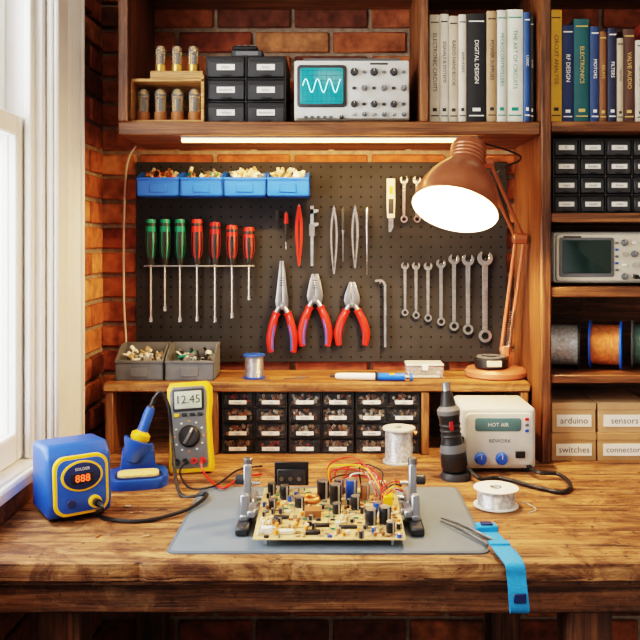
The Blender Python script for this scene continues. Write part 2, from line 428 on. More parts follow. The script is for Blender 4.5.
# ================================================================ SCREWDRIVERS
YT = 1.977
rk = B('screwdriver_rack'); zr = W(0, 266, YT).z
rk.tube([(XP(148, YT), YT-.012, zr), (XP(254, YT), YT-.012, zr)], .002, STEELD, smooth=0)
rk.tube([(XP(148, YT), YT+.010, zr), (XP(254, YT), YT+.010, zr)], .002, STEELD, smooth=0)
sd = [(151, 219, 322, 0), (165, 219, 311, 0), (180, 219, 322, 0), (197, 219, 321, 1), (215, 222, 322, 2), (232, 225, 318, 1), (249, 227, 300, 1)]
for x, _, _, _ in sd:
    xx = XP(x, YT); rk.tube([(xx-.014, YT-.012, zr), (xx-.014, 1.999, zr)], .0015, STEELD, smooth=0)
rk.done()
for x, y0, y1, k in sd:
    a = W(x, y0, YT); e = W(x, y1, YT); zc = zr+.0035; L = a.z-zc; m = [TEAL, RED, REDD][k]
    b = B('screwdriver', T(Vector((a.x, YT-.001, zc))))
    pr = [(0, 0), (.0075, 0), (.0095, .006), (.0090, .016), (.0130, .030), (.0140, L*.52), (.0134, L*.72), (.0130, L-.018), (.0140, L-.010), (.0115, L-.001), (0, L)]
    def am(kk, i, m=m): return BLACK if (kk in (17, 18, 19, 21, 22, 14, 15, 5, 6, 1, 2, 9, 10) and 3 <= i <= 5) or i in (1, 2) or i == 7 else m
    b.lathe(pr, m, None, seg=24, amat=am)
    b.cyl((0, 0, e.z-zc), (0, 0, 0), .0032, STEEL, seg=10)
    b.prism([(-.0035, e.z-zc), (.0035, e.z-zc), (.0032, e.z-zc+.012), (-.0032, e.z-zc+.012)], -.001, .001, STEEL)
    b.done()

# ================================================================ PLIERS
def pliers(px, ytop, ypiv, ybot, kind, spread):
    pv = W(px, ypiv, 1.985); pv.y = 1.985
    up = (ypiv-ytop)*1.985/F; dn = (ybot-ypiv)*1.985/F; sp = spread*1.985/F/2
    b = B('pliers', T(pv))
    for s in (-1, 1):
        if kind == 0: poly = [(0, -.012), (s*.014, -.008), (s*.016, .01), (s*.013, .034), (s*.005, up), (s*.0006, up), (s*.0006, .012)]
        elif kind == 1: poly = [(0, -.012), (s*.017, -.008), (s*.020, .008), (s*.018, .022), (s*.013, up*.75), (s*.008, up), (s*.0006, up), (s*.0006, .012)]
        else: poly = [(0, -.012), (s*.015, -.008), (s*.020, .006), (s*.018, .020), (s*.007, up), (s*.0006, up), (s*.0006, .012)]
        if s < 0: poly = poly[::-1]
        b.prism(poly, -.005, .004, STEELD, .0015)
        for k in range(4 if kind != 2 else 0): b.box((s*.003, -.0053, up*.45+k*.006), (.005, .0008, .0015), BLACK)
        P = [(s*.006, 0, -.004), (s*.016, 0, -dn*.2), (s*.8*sp, 0, -dn*.45), (s*sp, 0, -dn*.72), (s*sp*.93, 0, -dn)]
        b.tube(P[:3], .0065, STEELD, 8, 4)
        b.tube([(s*.013, 0, -dn*.16), (s*.017, 0, -dn*.24)]+P[2:], .008, RED, 10, 5, .75, radii=[.0105, .0085, .0098, .0098, .007])
        b.tube([(s*(.8*sp-.0055), -.0045, -dn*.42), (s*(sp-.006), -.0045, -dn*.72), (s*(sp*.93-.004), -.0045, -dn*.96)], .0028, [BLUE, REDD][0 if kind < 2 else 1], 8, 5)
    b.cyl((0, -.0075, 0), (0, .004, 0), .0085, STEELD, seg=18, bev=.001); b.cyl((0, -.009, 0), (0, -.007, 0), .004, STEEL, seg=12)
    b.tube([(-.004, 0, .0), (-.004, .014, .0)], .0015, STEELD, smooth=0)
    b.done()
pliers(282, 261, 305, 352, 0, 24); pliers(315, 274, 299, 346, 1, 27); pliers(352, 282, 303, 345, 2, 28)

# ================================================================ small hanging tools
def hook(b, x, z, y=1.99): b.tube([(x, 2.0, z), (x, y-.012, z), (x, y-.014, z+.006)], .0014, STEELD, 6, 0)
def tweezer(px, y0, y1, mat, w=.011):
    a = W(px, y0, 1.985); e = W(px, y1, 1.985); L = a.z-e.z
    b = B('hanging_tweezers', T(Vector((a.x, 1.985, e.z))))
    for s in (-1, 1):
        b.tube([(0, 0, L), (s*w*.45, 0, L*.75), (s*w*.5, 0, L*.45), (s*w*.15, 0, .012), (s*.0005, 0, 0)], .003, mat, 6, 5, .5, radii=[.003, .0035, .0032, .0018, .0008])
    b.box((0, 0, L-.006), (.007, .006, .014), mat, .001); b.M = Matrix.Identity(4); hook(b, a.x, a.z-.002, 1.995); b.done()
tweezer(299, 206, 266, RED); tweezer(334, 207, 274, STEEL, .013); tweezer(355, 207, 268, STEEL, .012)
a = W(286, 213, 1.985); b = B('test_probe', T(Vector((a.x, 1.985, W(0, 250, 1.985).z)))); L = 37*1.985/F
b.lathe([(0, 0), (.001, .001), (.0012, .02), (.004, .028), (.0045, L*.7), (.0055, L*.72), (.004, L), (0, L)], BLACK, amat=lambda k, i: STEEL if i < 2 else (RED if i > 4 else BLACK)); b.M = Matrix.Identity(4); hook(b, a.x, a.z-.003, 1.999); b.done()
e = W(312, 266, 1.985); L = 60*1.985/F
b = B('vernier_caliper', T(Vector((e.x, 1.985, e.z))))
b.prism([(-.003, 0), (.003, 0), (.004, L*.7), (.004, L), (-.004, L), (-.004, L*.7)], -.002, .002, STEEL)
b.prism([(-.004, L*.72), (-.004, L*.62), (.016, L*.68), (.016, L*.72)], -.003, .003, STEEL); b.prism([(-.004, L*.86), (.016, L*.9), (.016, L*.94), (-.004, L*.95)], -.002, .002, STEEL)
b.box((0, -.003, L*.6), (.014, .006, .03), STEELD, .001); b.cyl((.008, -.004, L*.55), (.008, .002, L*.55), .005, BLACK); b.M = Matrix.Identity(4); hook(b, e.x, e.z+L-.006, 1.995); b.done()
for px, y0, y1, m in ((343, 207, 262, STEELD), (367, 206, 275, STEEL), (277, 210, 232, BLACK)):
    e = W(px, y1, 1.985); L = (y1-y0)*1.985/F
    b = B('needle_file', T(Vector((e.x, 1.985, e.z)))); b.lathe([(0, 0), (.0012, .002), (.002, L*.5), (.0035, L*.58), (.004, L*.95), (0, L)], m, seg=10, amat=lambda k, i, m=m: BLK2 if i > 2 and m == STEELD else m)
    b.M = Matrix.Identity(4); b.tube([(e.x, 2.0, e.z+L*.9), (e.x, 1.985, e.z+L*.9)], .0012, STEELD, 6, 0); b.done()
e = W(391, 232, 1.98); L = .132
b = B('utility_knife', T(Vector((e.x, 1.982, e.z))))
b.prism([(-.009, .035), (.009, .035), (.0105, L*.6), (.010, L), (-.010, L), (-.0105, L*.6)], -.006, .006, CREAM, .002)
b.prism([(-.007, .045), (.006, .045), (.006, L*.62), (-.007, L*.62)], -.0078, -.005, BLK2, .001)
b.prism([(-.006, .0), (.0, .0), (.006, .012), (.006, .036), (-.006, .036)], -.001, .001, STEEL)
b.box((0, -.008, L*.78), (.007, .004, .02), YEL, .001); b.M = Matrix.Identity(4); hook(b, e.x, e.z+L-.01, 1.994); b.done()
b = B('hex_key')
b.tube([W(375, 281, 1.985), W(381, 280.5, 1.985), W(384.5, 284, 1.985), W(385, 292, 1.985), W(385, 347, 1.985)], .0055, STEEL, 6, 5); hook(b, XP(380, 1.985), W(0, 283.5, 1.985).z, 1.99); b.done()

# ================================================================ WRENCHES
def wrench(px, y0, y1, r):
    D = 1.99; a = W(px, y0, D); e = W(px, y1, D); L = a.z-e.z
    b = B('wrench', T(Vector((a.x, D, e.z))))
    ang = 8
    M = T(Vector((0, 0, L-r*1.02))) @ RY(ang)
    w = r*.95; op = math.degrees(math.asin(w/2/(r*1.1)))
    out = [(r*1.1*math.cos(R(t)), r*1.1*math.sin(R(t))) for t in [90+op+(360-2*op)*k/18 for k in range(19)]]
    out += [(w/2, 0), (w*.25, -w*.3), (-w*.25, -w*.3), (-w/2, 0)]
    b.prism(out, -.0028, .0028, STEEL, .0008, M, 1)
    b.prism([(-r*.36, r*1.5), (r*.36, r*1.5), (r*.42, L-r*1.9), (-r*.42, L-r*1.9)], -.002, .002, STEEL, .0007, None, 1)
    b.lathe([(r*.5, -.003), (r*.92, -.003), (r, 0), (r*.92, .003), (r*.5, .003)], STEEL, T(Vector((0, 0, r))) @ RX(90), 20, True)
    b.M = Matrix.Identity(4); b.tube([(a.x, 2.0, e.z+L-r*1.1), (a.x, D-.01, e.z+L-r*1.1)], .0014, STEELD, 6, 0); b.done()
for q in [(404, 176, 223, .0098), (417, 176, 223, .0098), (430, 177, 220, .0095), (405, 262, 316, .0092), (416, 262, 319, .0096), (428, 262, 322, .0102), (441, 259, 326, .0112), (454, 254, 331, .0126), (468, 254, 335, .0142), (485, 251, 343, .0178)]:
    wrench(*q)

b = B('hanging_power_cable'); b.tube([W(136, 146, 2.006), W(127, 165, 2.006), W(124, 220, 2.006), W(124, 300, 2.006), W(126, 345, 2.006), W(123, 368, 2.006)], .0028, CABLEW, 8, 6); b.done()

# ================================================================ DESK LAMP
b = B('desk_lamp')
bx_, by_ = .385, 1.915
b.lathe([(0, 0), (.070, 0), (.074, .004), (.074, .014), (.068, .021), (.03, .025), (0, .025)], SALMON, T(Vector((bx_, by_, HT))), 36)
foot = Vector((bx_+.022, by_, HT+.025)); el = Vector((.425, 1.84, 1.393)); hd = Vector((.335, 1.775, 1.560))
b.cyl(foot-Vector((0, 0, .003)), foot+Vector((0, 0, .03)), .009, SALMON)
b.box(foot+Vector((0, 0, .035)), (.02, .02, .026), SALMON, .003)
def arms(p, q, off, m):
    d = Vector((1, 0, 0))
    b.cyl(p-d*off, q-d*off, .0042, m, seg=10); b.cyl(p+d*off, q+d*off, .0042, m, seg=10)
arms(foot+Vector((0, 0, .035)), el, .0095, SALMON); arms(el, hd, .0095, COPPERP)
def spring(p, q, r=.006, n=16):
    p = Vector(p); q = Vector(q); d = (q-p); t = d.normalized(); u = t.cross(Vector((1, 0, 0))).normalized(); w = t.cross(u)
    b.tube([p+d*(k/(n*6))+(u*math.cos(k*math.pi/3)+w*math.sin(k*math.pi/3))*r for k in range(n*6+1)], .001, STEELD, 5, 0)
u = (el-foot).normalized(); spring(foot+u*.05+Vector((0, -.012, 0)), foot+u*.14+Vector((0, -.012, 0)))
b.cyl(el-Vector((.016, 0, 0)), el+Vector((.016, 0, 0)), .013, COPPERP, bev=.002); b.cyl(hd-Vector((.016, 0, 0)), hd+Vector((.016, 0, 0)), .012, COPPERP, bev=.002)
ax = Vector((-.26, -.43, -.86)).normalized(); op = Vector((.246, 1.645, 1.450)); apx = op-ax*.168
q = Vector((0, 0, 1)).rotation_difference(ax).to_matrix().to_4x4(); Ms = T(apx) @ q
b.cyl(hd, apx+ax*.03, .0065, COPPERP)
b.box(apx+ax*.022+Vector((.018, .012, 0)), (.022, .022, .022), COPPERP, .003)
outer = [(0, 0), (.024, 0), (.034, .003), (.037, .010), (.037, .052), (.042, .060), (.056, .076), (.070, .096), (.080, .118), (.086, .142), (.0885, .163)]
b.lathe(outer+[(.0905, .166), (.0885, .168)], COPPERP, Ms, 40)
b.lathe([(.0885, .168), (.0845, .144), (.0785, .120), (.067, .098), (.052, .078), (.036, .063), (0, .060)], INNERW, Ms, 40)
for k in range(4): b.lathe([(.0372, .016+k*.009), (.0385, .018+k*.009), (.0385, .021+k*.009), (.0372, .023+k*.009)], COPPERP, Ms, 32)
b.lathe([(0, .062), (.014, .063), (.014, .075), (.018, .083)], BLK2, Ms, 16)
b.lathe([(.013, .078), (.022, .092), (.029, .108), (.029, .122), (.022, .136), (.01, .143), (0, .144)], BULB, Ms, 20)
b.tube([apx+Vector((0, .0, .0)), apx+Vector((.03, .02, .004)), W(512, 152, 1.80), W(520, 160, 1.83), hd+Vector((.03, .04, -.03)), el+Vector((-.01, .03, 0)), foot+Vector((.012, .02, .02))], .0022, BLACK, 6, 6)
b.done()
lp = apx+ax*.162

# ================================================================ drawers
def drawer_cab(name, x0, x1, yf, yb, z0, z1, cols, rows, body, style, seed, words):
    b = B(name); rr = random.Random(seed); t = .004
    b.bx(x0, x1, yb-.003, yb, z0, z1, body)
    cwid = (x1-x0)/cols; rh = (z1-z0)/rows
    for i in range(cols+1):
        xx = min(max(x0+i*cwid, x0+t/2), x1-t/2); b.bx(xx-t/2, xx+t/2, yf, yb-.003, z0, z1, body, .0008)
    for j in range(rows+1):
        zz = min(max(z0+j*rh, z0+t/2), z1-t/2); b.bx(x0, x1, yf+.001, yb-.003, zz-t/2, zz+t/2, body, .0008)
    for i in range(cols):
        for j in range(rows):
            cx = x0+(i+.5)*cwid; cz = z0+(j+.5)*rh; w = cwid-t-.003; h = rh-t-.003
            if style == 0:
                b.bx(cx-w/2, cx+w/2, yf-.002, yf, cz-h/2, cz+h/2, SMOKE, .001)
                b.bx(cx-w/2, cx+w/2, yf+.03, yf+.032, cz-h/2, cz+h/2, BLACK)
                pal = rr.choice([[CREAM, BROWN, KRAFT], [BROWN, KRAFT], [KRAFT, STEELD, BROWN], [CREAM, PAPER, BROWN], [ORNG, BROWN, CREAM], [KRAFT, COPWIRE], [BROWN, BLACK, RED]])
                for k in range(20):
                    e = Euler((rr.uniform(0, 3), rr.uniform(0, 3), rr.uniform(0, 3))).to_matrix().to_4x4()
                    b.box((cx+rr.uniform(-.42, .42)*w, yf+rr.uniform(.006, .018), cz-h/2+rr.uniform(.12, .8)*h), (rr.uniform(.005, .010), .005, rr.uniform(.003, .007)), rr.choice(pal), 0, e)
            else:
                b.bx(cx-w/2, cx+w/2, yf-.003, yf+.01, cz-h/2, cz+h/2, BLK2, .002)
                b.bx(cx-w*.46, cx+w*.46, yf-.0038, yf-.003, cz+h*.26, cz+h*.44, BLACK, .0003)
            lw = min(w*.66, .040); lz = cz-h*.20 if style == 0 else cz+h*.0; lh = h*.30
            b.bx(cx-lw/2, cx+lw/2, yf-.0042, yf-.0031, lz-lh/2, lz+lh/2, PAPER)
            b.text(rr.choice(words), (cx, yf-.0046, lz), lh*.8, INK, 0, None, lw*.8)
            b.bx(cx-w*.14, cx+w*.14, yf-.0075, yf-.002, cz-h*.47, cz-h*.38, body if style else SMOKE, .001)
    return b.done()
wl = ['resist', 'caps', 'diodes', 'LED', 'IC', 'fuses', 'screws', 'trim', 'relay', 'conn']
for x0, x1, s in ((-.2600, -.1095, 1), (-.1065, .0440, 2), (.0470, .1950, 3)):
    drawer_cab('parts_drawer_cabinet', x0, x1, 1.832, 1.99, .9, 1.0420, 2, 4, BLACK, 0, s, wl)
drawer_cab('label_drawer_cabinet', XP(206, 1.79), XP(286, 1.79), 1.79, 1.96, 1.6486, 1.6486+.152, 2, 3, BLACK, 1, 5, ['switches', 'sensors', 'motors', 'cables', 'relays', 'misc'])
drawer_cab('storage_drawer_cabinet', .486, .722, 1.785, 1.96, 1.448, 1.448+.168, 4, 4, BLACK, 2, 6, wl)
b = B('battery_charger'); b.M = T(Vector((XP(248, 1.83), 1.83, 1.6486+.1525)))
b.box((0, 0, .009), (.072, .05, .017), BLK2, .003); b.box((-.005, 0, .0225), (.058, .042, .01), BLACK, .003); b.box((.0, -.0255, .009), (.05, .001, .009), GREYP)
for k in range(3): b.box((-.018+k*.014, 0, .029), (.009, .036, .003), GREYP, .001)
b.done()

# ================================================================ TUBE RACK
b = B('vacuum_tube_rack'); y0, y1 = 1.775, 1.90; x0, x1 = XP(129, 1.775), XP(204, 1.775); zb = 1.6486; zt = zb+.108
b.bx(x0, x1, y0, y1, zb, zb+.007, PINE, .001); b.bx(x0, x1, y0, y1, zt-.016, zt-.009, PINE, .001)
b.bx(x0, x0+.007, y0, y1, zb+.007, zt-.009, PINE, .001); b.bx(x1-.007, x1, y0, y1, zb+.007, zt, PINE, .001); b.bx(x0+.007, x1-.007, y1-.004, y1, zb+.007, zt-.016, BENCH2)
b.bx(x0+.045, x1-.004, y0+.008, y0+.055, zt-.009, zt+.010, PINE, .001)
def vtube(x, y, z, h, r):
    M = T(Vector((x, y, z)))
    b.lathe([(0, 0), (r*.95, 0), (r, .002), (r, h*.26), (r*.8, h*.30), (0, h*.30)], BRASS if r < .0135 else BROWN, M, 14)
    b.lathe([(r*.88, h*.28), (r*.95, h*.8), (r*.78, h*.93), (r*.2, h), (0, h)], GLASS, M, 14)
    b.lathe([(0, h*.30), (r*.6, h*.30), (r*.6, h*.66), (0, h*.68)], BLK2, M, 10, amat=lambda k, i: AMBER if k % 3 == 0 else BLK2)
    b.lathe([(r*.66, h*.84), (r*.55, h*.92), (r*.2, h*.96), (0, h*.96)], BRASS, M, 12)
    b.lathe([(r*.65, h*.72), (r*.68, h*.74), (0, h*.75)], AMBER, M, 10)
    for s in (-1, 1): b.cyl((x+s*r*.7, y, z+h*.25), (x+s*r*.7, y, z+h*.75), .0008, BRASS, seg=5)
for i in range(3): vtube(x0+.064+i*.037, y0+.030, zt+.010, .062, .0125)
for i in range(4): vtube(x0+.024+i*.0385, y0+.035, zb+.007, .078, .0145)
b.done()

# ================================================================ OSCILLOSCOPES
def knob(b, x, z, r, mat, yf=0, d=.012, cap=None):
    FY(r, x, z, yf-d, yf, b, mat, 16, r*.85, .0008)
    b.box((x, yf-d-.0003, z+r*.4), (.0008, .0006, r*.7), cap or PAPER)
D = 1.785; w = 116*D/F; h = 64*D/F
b = B('analog_oscilloscope', T(Vector((XP(352, D), D, 1.6486))))
b.box((0, .10, h/2+.004), (w, .19, h-.008), BEIGE, .005, None, 2)
b.prism(rrect(w-.006, h-.014, .004, 0, h/2+.004), -.004, .004, LGREY, .001)
for s in (-1, 1):
    for y in (.02, .17): b.box((s*w*.4, y, .003), (.02, .015, .006), BLACK, .001)
b.prism(rrect(.110, .094, .008, -w/2+.062, h*.58), -.008, -.003, BLK2, .002)
b.prism(rrect(.096, .080, .006, -w/2+.062, h*.58), -.0095, -.007, CRT, .001)
cx, cz = -w/2+.062, h*.58
for k in range(-4, 5): b.box((cx+k*.0105, -.0097, cz), (.0006, .0004, .074), GRID)
for k in range(-3, 4): b.box((cx, -.0097, cz+k*.0115), (.09, .0004, .0006), GRID)
b.tube([(cx-.042+.084*k/60, -.0105, cz+.015*math.sin(k/60*math.pi*2*3.2)) for k in range(61)], .0008, TRACE, 5, 0)
for k in range(5): b.box((cx-.036+k*.014, -.006, .014), (.007, .005, .005), GREYP, .0008)
knob(b, cx+.044, .014, .005, BLK2, -.004, .008)
for r_ in range(6):
    for j, zz in enumerate((h*.80, h*.55, h*.30, h*.14)):
        if (r_+j) % 2 == 0: knob(b, -w/2+.134+r_*.0220, zz, (.0088, .0068, .0078, .005)[j], (BLK2, GREYP, BLK2, GREYP)[j], -.004)
        else: b.box((-w/2+.134+r_*.0220, -.006, zz), (.008, .005, .006), (GREYP, BLK2, BLK2, STEEL)[j], .001)
b.box((.06, -.0043, h*.93), (.04, .0006, .004), INK)
b.tube([(-w*.42, .03, h), (-w*.42, .03, h+.007), (w*.42, .03, h+.007), (w*.42, .03, h)], .003, GREYP, 8, 0)
b.done()
D = 1.785; b = B('digital_oscilloscope', T(Vector((.488, D, 1.286)))); w = .27; h = .122
b.box((w/2, .07, h/2+.003), (w, .13, h-.006), LGREY, .008, None, 2)
b.prism(rrect(w-.01, h-.018, .008, w/2, h/2+.003), -.004, .006, BEIGE, .002)
b.prism(rrect(.122, .088, .005, .072, h*.53), -.006, -.003, GREYP, .001); b.prism(rrect(.108, .074, .003, .072, h*.54), -.0075, -.005, DSCR, .0005)
for k in range(5): b.box((.139, -.006, h*.3+k*.015), (.007, .004, .005), BLUE if k % 2 else GREYP, .001)
for i in range(5):
    for j in range(4):
        xx = .156+i*.022; zz = .022+j*.025
        if (i+j) % 3 == 0: knob(b, xx, zz, .0075, GREYP, -.004, .01)
        elif (i+j) % 3 == 1: b.box((xx, -.006, zz), (.011, .004, .006), BINB if j == 2 else PAPER, .001)
        else: FY(.005, xx, zz, -.014, -.003, b, STEEL, 12)
b.box((.04, -.0043, h*.95-.006), (.04, .0005, .004), INK)
for k in (0, 1):
    b.cyl((.178+k*.022, -.002, .022), (.178+k*.022, -.022, .022), .005, BLACK, seg=12)
    b.tube([(.178+k*.022, -.022, .022), (.182+k*.022, -.034, .018), (.20+k*.022, -.038, .004+.002*k), (.235+k*.01, -.030, .006), (.262, -.012, .010+.02*k), (.29, 0, .02)], .0022, BLACK, 6, 6)
b.done()

# ================================================================ BOOKS
def books(name, x0, D, z0, specs):
    b = B(name); x = x0; rr = random.Random(5)
    for (wpx, ytop, col, ttl, ink) in specs:
        w = wpx*D/F-.0008; h = (121-ytop)*D/F; d = rr.uniform(.15, .18); t = .002; yf = D+rr.uniform(0, .010)
        m = pm('cover_%d_%d_%d' % tuple(int(c*100) for c in col), col, .5, 0, .12, 30)
        sp = [(x, 0), (x+w*.15, -.002), (x+w*.5, -.003), (x+w*.85, -.002), (x+w, 0), (x+w, t), (x, t)]
        vs = [(p, yf+q, z0+zz) for zz in (0, h) for p, q in sp]; n = len(sp)
        b.add(vs, [tuple(range(n)), tuple(range(2*n-1, n-1, -1))]+[(i, (i+1) % n, n+(i+1) % n, n+i) for i in range(n)], m)
        b.bx(x, x+t*.8, yf+t, yf+d, z0, z0+h, m); b.bx(x+w-t*.8, x+w, yf+t, yf+d, z0, z0+h, m)
        b.bx(x+t*.8, x+w-t*.8, yf+t, yf+d-.004, z0+.003, z0+h-.003, CREAM)
        b.text(ttl, (x+w/2, yf-.0036, z0+h*.56), min(w*.55, .013), ink, -90, None, h*.6)
        for zz in (.07, .93): b.bx(x+w*.12, x+w*.88, yf-.0034, yf-.0024, z0+h*zz-.0012, z0+h*zz+.0012, ink)
        b.bx(x+w*.3, x+w*.7, yf-.0036, yf-.0024, z0+h*.11, z0+h*.14, ink)
        x += w+.0008
    return b.done()
cr = (.62, .57, .46); D = 1.775
books('book_row', XP(430, D), D, 1.6486, [
    (10.5, 12, cr, 'ELECTRONIC CIRCUITS', INK), (9, 11, (.66, .62, .53), 'SIGNALS & SYSTEMS', INK), (9.5, 13, (.55, .47, .35), 'RADIO HANDBOOK', INK), (8, 12, (.64, .58, .48), 'AMPLIFIERS', INK),
    (20, 11, (.012, .013, .015), 'DIGITAL DESIGN', PAPER), (10, 9, (.36, .24, .13), 'POWER SUPPLIES', INK), (10, 8, (.60, .60, .52), 'MICROCONTROLLERS', TEAL), (17, 7, (.64, .64, .55), 'THE ART OF CIRCUITS', TEAL), (7, 10, (.02, .07, .20), 'LOGIC', PAPER), (4, 14, (.06, .06, .06), 'OP AMPS', PAPER)])
books('book_row', XP(551, D)+.0, D, 1.6486, [
    (12, 7, (.62, .34, .03), 'CIRCUIT ANALYSIS', INK), (12, 22, (.012, .03, .10), 'RF DESIGN', PAPER), (16, 16, (.012, .09, .10), 'ELECTRONICS', GOLDINK), (9, 24, (.02, .05, .14), 'MOTORS', PAPER), (8, 29, (.20, .08, .03), 'RELAYS', GOLDINK),
    (9, 26, (.015, .02, .05), 'FILTERS', PAPER), (7, 36, (.45, .37, .26), 'MATHS', INK), (12, 27, (.08, .035, .025), 'VALVE AUDIO', GOLDINK), (10, 38, (.5, .45, .36), 'SENSORS', INK), (14, 18, (.30, .05, .03), 'PHYSICS', GOLDINK), (12, 25, (.05, .12, .2), 'ANTENNAS', PAPER), (10, 20, (.4, .38, .3), 'OPTICS', INK)])

# ================================================================ WIRE SPOOLS (right shelf)
def spool(name, c, r, w, wire, fl, rotz=0, core=.4, M=None):
    b = B(name, T(Vector(c)) @ (M if M is not None else RZ(rotz) @ RY(90)))
    fw = w*.07
    for s in (-1, 1):
        z = s*(w/2-fw/2); b.lathe([(r*.18, z-fw/2), (r*.97, z-fw/2), (r, z-fw*.3), (r, z+fw*.3), (r*.97, z+fw/2), (r*.18, z+fw/2)], fl, None, 32, True)
    pr = []; n = 22; rw = r*.82; wi = w-2*fw
    for k in range(n+1):
        z = -wi/2+wi*k/n; pr.append((rw, z))
        if k < n: pr.append((rw+wi/n*.35, z+wi/n/2))
    b.lathe(pr, wire, None, 28); b.lathe([(r*.18, -w/2), (r*.18, w/2), (r*.26, w/2), (r*.26, -w/2)], fl, None, 20, True)
    return b.done()
spool('wire_spool', (.527, 1.835, 1.0936+.056), .055, .068, SILWIRE, BLACK, -18)
spool('wire_spool', (.621, 1.835, 1.0936+.056), .055, .072, COPWIRE, BINB, -22)
spool('wire_spool', (.715, 1.835, 1.0936+.056), .055, .066, pm('dark_wire', (.10, .16, .14), .4, .3, .2, 100), GREYP, -22)

def kbox(x0, x1, z0, z1, label, m, yf=1.772):
    b = B('cardboard_box'); b.bx(x0, x1, yf, yf+.16, z0, z1-.012, m, .001); b.bx(x0-.001, x1+.001, yf-.0015, yf+.161, z1-.016, z1, m, .001)
    lw = (x1-x0)*.80; lh = .026; cx = (x0+x1)/2; cz = z0+(z1-z0)*.40
    b.bx(cx-lw/2, cx+lw/2, yf-.0022, yf-.0002, cz-lh/2, cz+lh/2, PAPER); b.text(label, (cx, yf-.0026, cz), .020, INK, 0, None, lw*.86); b.done()
kbox(.480, .578, .9, .962, 'switches', KRAFT2); kbox(.582, .70, .9, .962, 'connectors', KRAFT2)
kbox(.481, .577, .9625, 1.029, 'arduino', KRAFT); kbox(.583, .699, .9625, 1.029, 'sensors', KRAFT)
kbox(.705, .80, .9, .985, 'cables', KRAFT)

# ================================================================ items on riser
spool('solder_spool', (XP(254, 1.88), 1.885, HT+.029), .026, .056, pm('blue_reel_wire', (.55, .58, .62), .3, .9, .2, 120), BLUE, 0, M=Matrix.Identity(4))
b = B('solder_sucker'); a = W(330, 370, 1.86); a.z = HT+.0095; e = W(413, 378, 1.84); e.z = HT+.0095; e.y = 1.845
d = (e-a); L = d.length; q = Vector((0, 0, 1)).rotation_difference(d).to_matrix().to_4x4()
b.lathe([(0, 0), (.0022, 0), (.003, .012), (.007, .016), (.008, .03), (.008, L*.55), (.0088, L*.56), (.0088, L*.9), (.005, L*.91), (.005, L*.96), (.009, L*.965), (.009, L), (0, L)], PAPER, T(a) @ q, 18, amat=lambda k, i: BLK2 if i < 2 else (PAPER if i < 5 else (BINB if i < 8 or i > 9 else STEEL)))
b.box(a+d*.56+Vector((0, -.001, .002)), (.006, .019, .019), BLACK, .002); b.box(a+d*.75+Vector((0, -.004, .007)), (.012, .006, .005), YEL, .001); b.done()
b = B('clear_plastic_box'); b.M = T(Vector((XP(424, 1.90), 1.905, HT)))
b.box((0, 0, .0145), (.088, .058, .028), CLEAR, .003); b.box((0, 0, .032), (.09, .06, .006), LGREY, .002); b.box((0, -.0305, .026), (.014, .002, .012), PAPER, .0005)
b.box((0, 0, .004), (.07, .045, .005), CREAM, .001)
rr = random.Random(4)
for k in range(22): b.box((rr.uniform(-.036, .036), rr.uniform(-.02, .02), .010+rr.uniform(0, .008)), (.008, .005, .004), rr.choice([KRAFT, CREAM, STEEL]), 0, RZ(rr.uniform(0, 180)))
b.done()
b = B('tape_reel'); M = T(Vector((.370, 1.895, HT+.0258)))
b.M = M; b.lathe([(.012, 0), (.037, 0), (.039, .002), (.039, .020), (.037, .022), (.012, .022)], BLACK, None, 28, True); b.lathe([(.0, .006), (.013, .006), (.013, .024), (.0, .024)], STEEL, None, 20)
b.box((.0, -.038, .012), (.034, .006, .014), CREAM, .001); b.lathe([(.022, .0225), (.034, .0225), (.034, .0255), (.022, .0255)], GREYP, None, 24, True); b.done()
b = B('loose_wire_bits'); z = HT+.0015
for p in ([(-.12, 1.87), (-.10, 1.88), (-.085, 1.875), (-.07, 1.883)], [(-.09, 1.90), (-.075, 1.893), (-.062, 1.9)], [(-.175, 1.86), (-.16, 1.853), (-.15, 1.86)]):
    b.tube([(x, y, z) for x, y in p], .0012, STEELD, 6, 5)
b.done()

# ================================================================ SOLDERING STATION
c = Vector((-.472, 1.435, .9)); b = B('soldering_station', T(c) @ RZ(34)); w, dp, h = .112, .112, .130
side = [(-dp/2+.006, .006), (dp/2, .006), (dp/2, h-.006), (-dp/2+.030, h), (-dp/2+.010, h*.86), (-dp/2, .03)]
bm = bmesh.new(); va = [bm.verts.new((-w/2, y, z)) for y, z in side]; f = bm.faces.new(va); r_ = bmesh.ops.extrude_face_region(bm, geom=[f])
for e_ in r_['geom']:
    if isinstance(e_, bmesh.types.BMVert): e_.co.x = w/2
bmesh.ops.recalc_face_normals(bm, faces=list(bm.faces)); bmesh.ops.bevel(bm, geom=list(bm.edges), offset=.009, segments=3, affect='EDGES', profile=.5)
b.bm(bm, BLUE)
for s in (-1, 1):
    for y in (-.03, .04): b.cyl((s*.04, y, 0), (s*.04, y, .01), .008, BLACK)
Mp = T(Vector((0, -dp/2-.0005, h*.48))) @ RX(-5)
b.prism(rrect(.094, .100, .020, 0, 0, 6), -.004, .008, YEL, .0015, Mp)
b.prism(rrect(.084, .090, .017, 0, 0, 6), -.0055, -.003, BLUE, .001, Mp)
b.prism([(.036*math.cos(k*math.pi/16), .016+.026*math.sin(k*math.pi/16)) for k in range(32)], -.0085, -.005, YEL, .001, Mp)
b.prism([(.032*math.cos(k*math.pi/16), .016+.023*math.sin(k*math.pi/16)) for k in range(32)], -.0095, -.007, NAVY, .001, Mp)
b.prism(rrect(.040, .018, .002, 0, .012), -.0105, -.009, BLACK, .0005, Mp)
b.text('888', (0, 0, 0), .0175, REDLED, 0, Mp @ T(Vector((0, -.0110, .012))))
b.text('SOLDER', (0, 0, 0), .007, PAPER, 0, Mp @ T(Vector((0, -.0100, .028))))
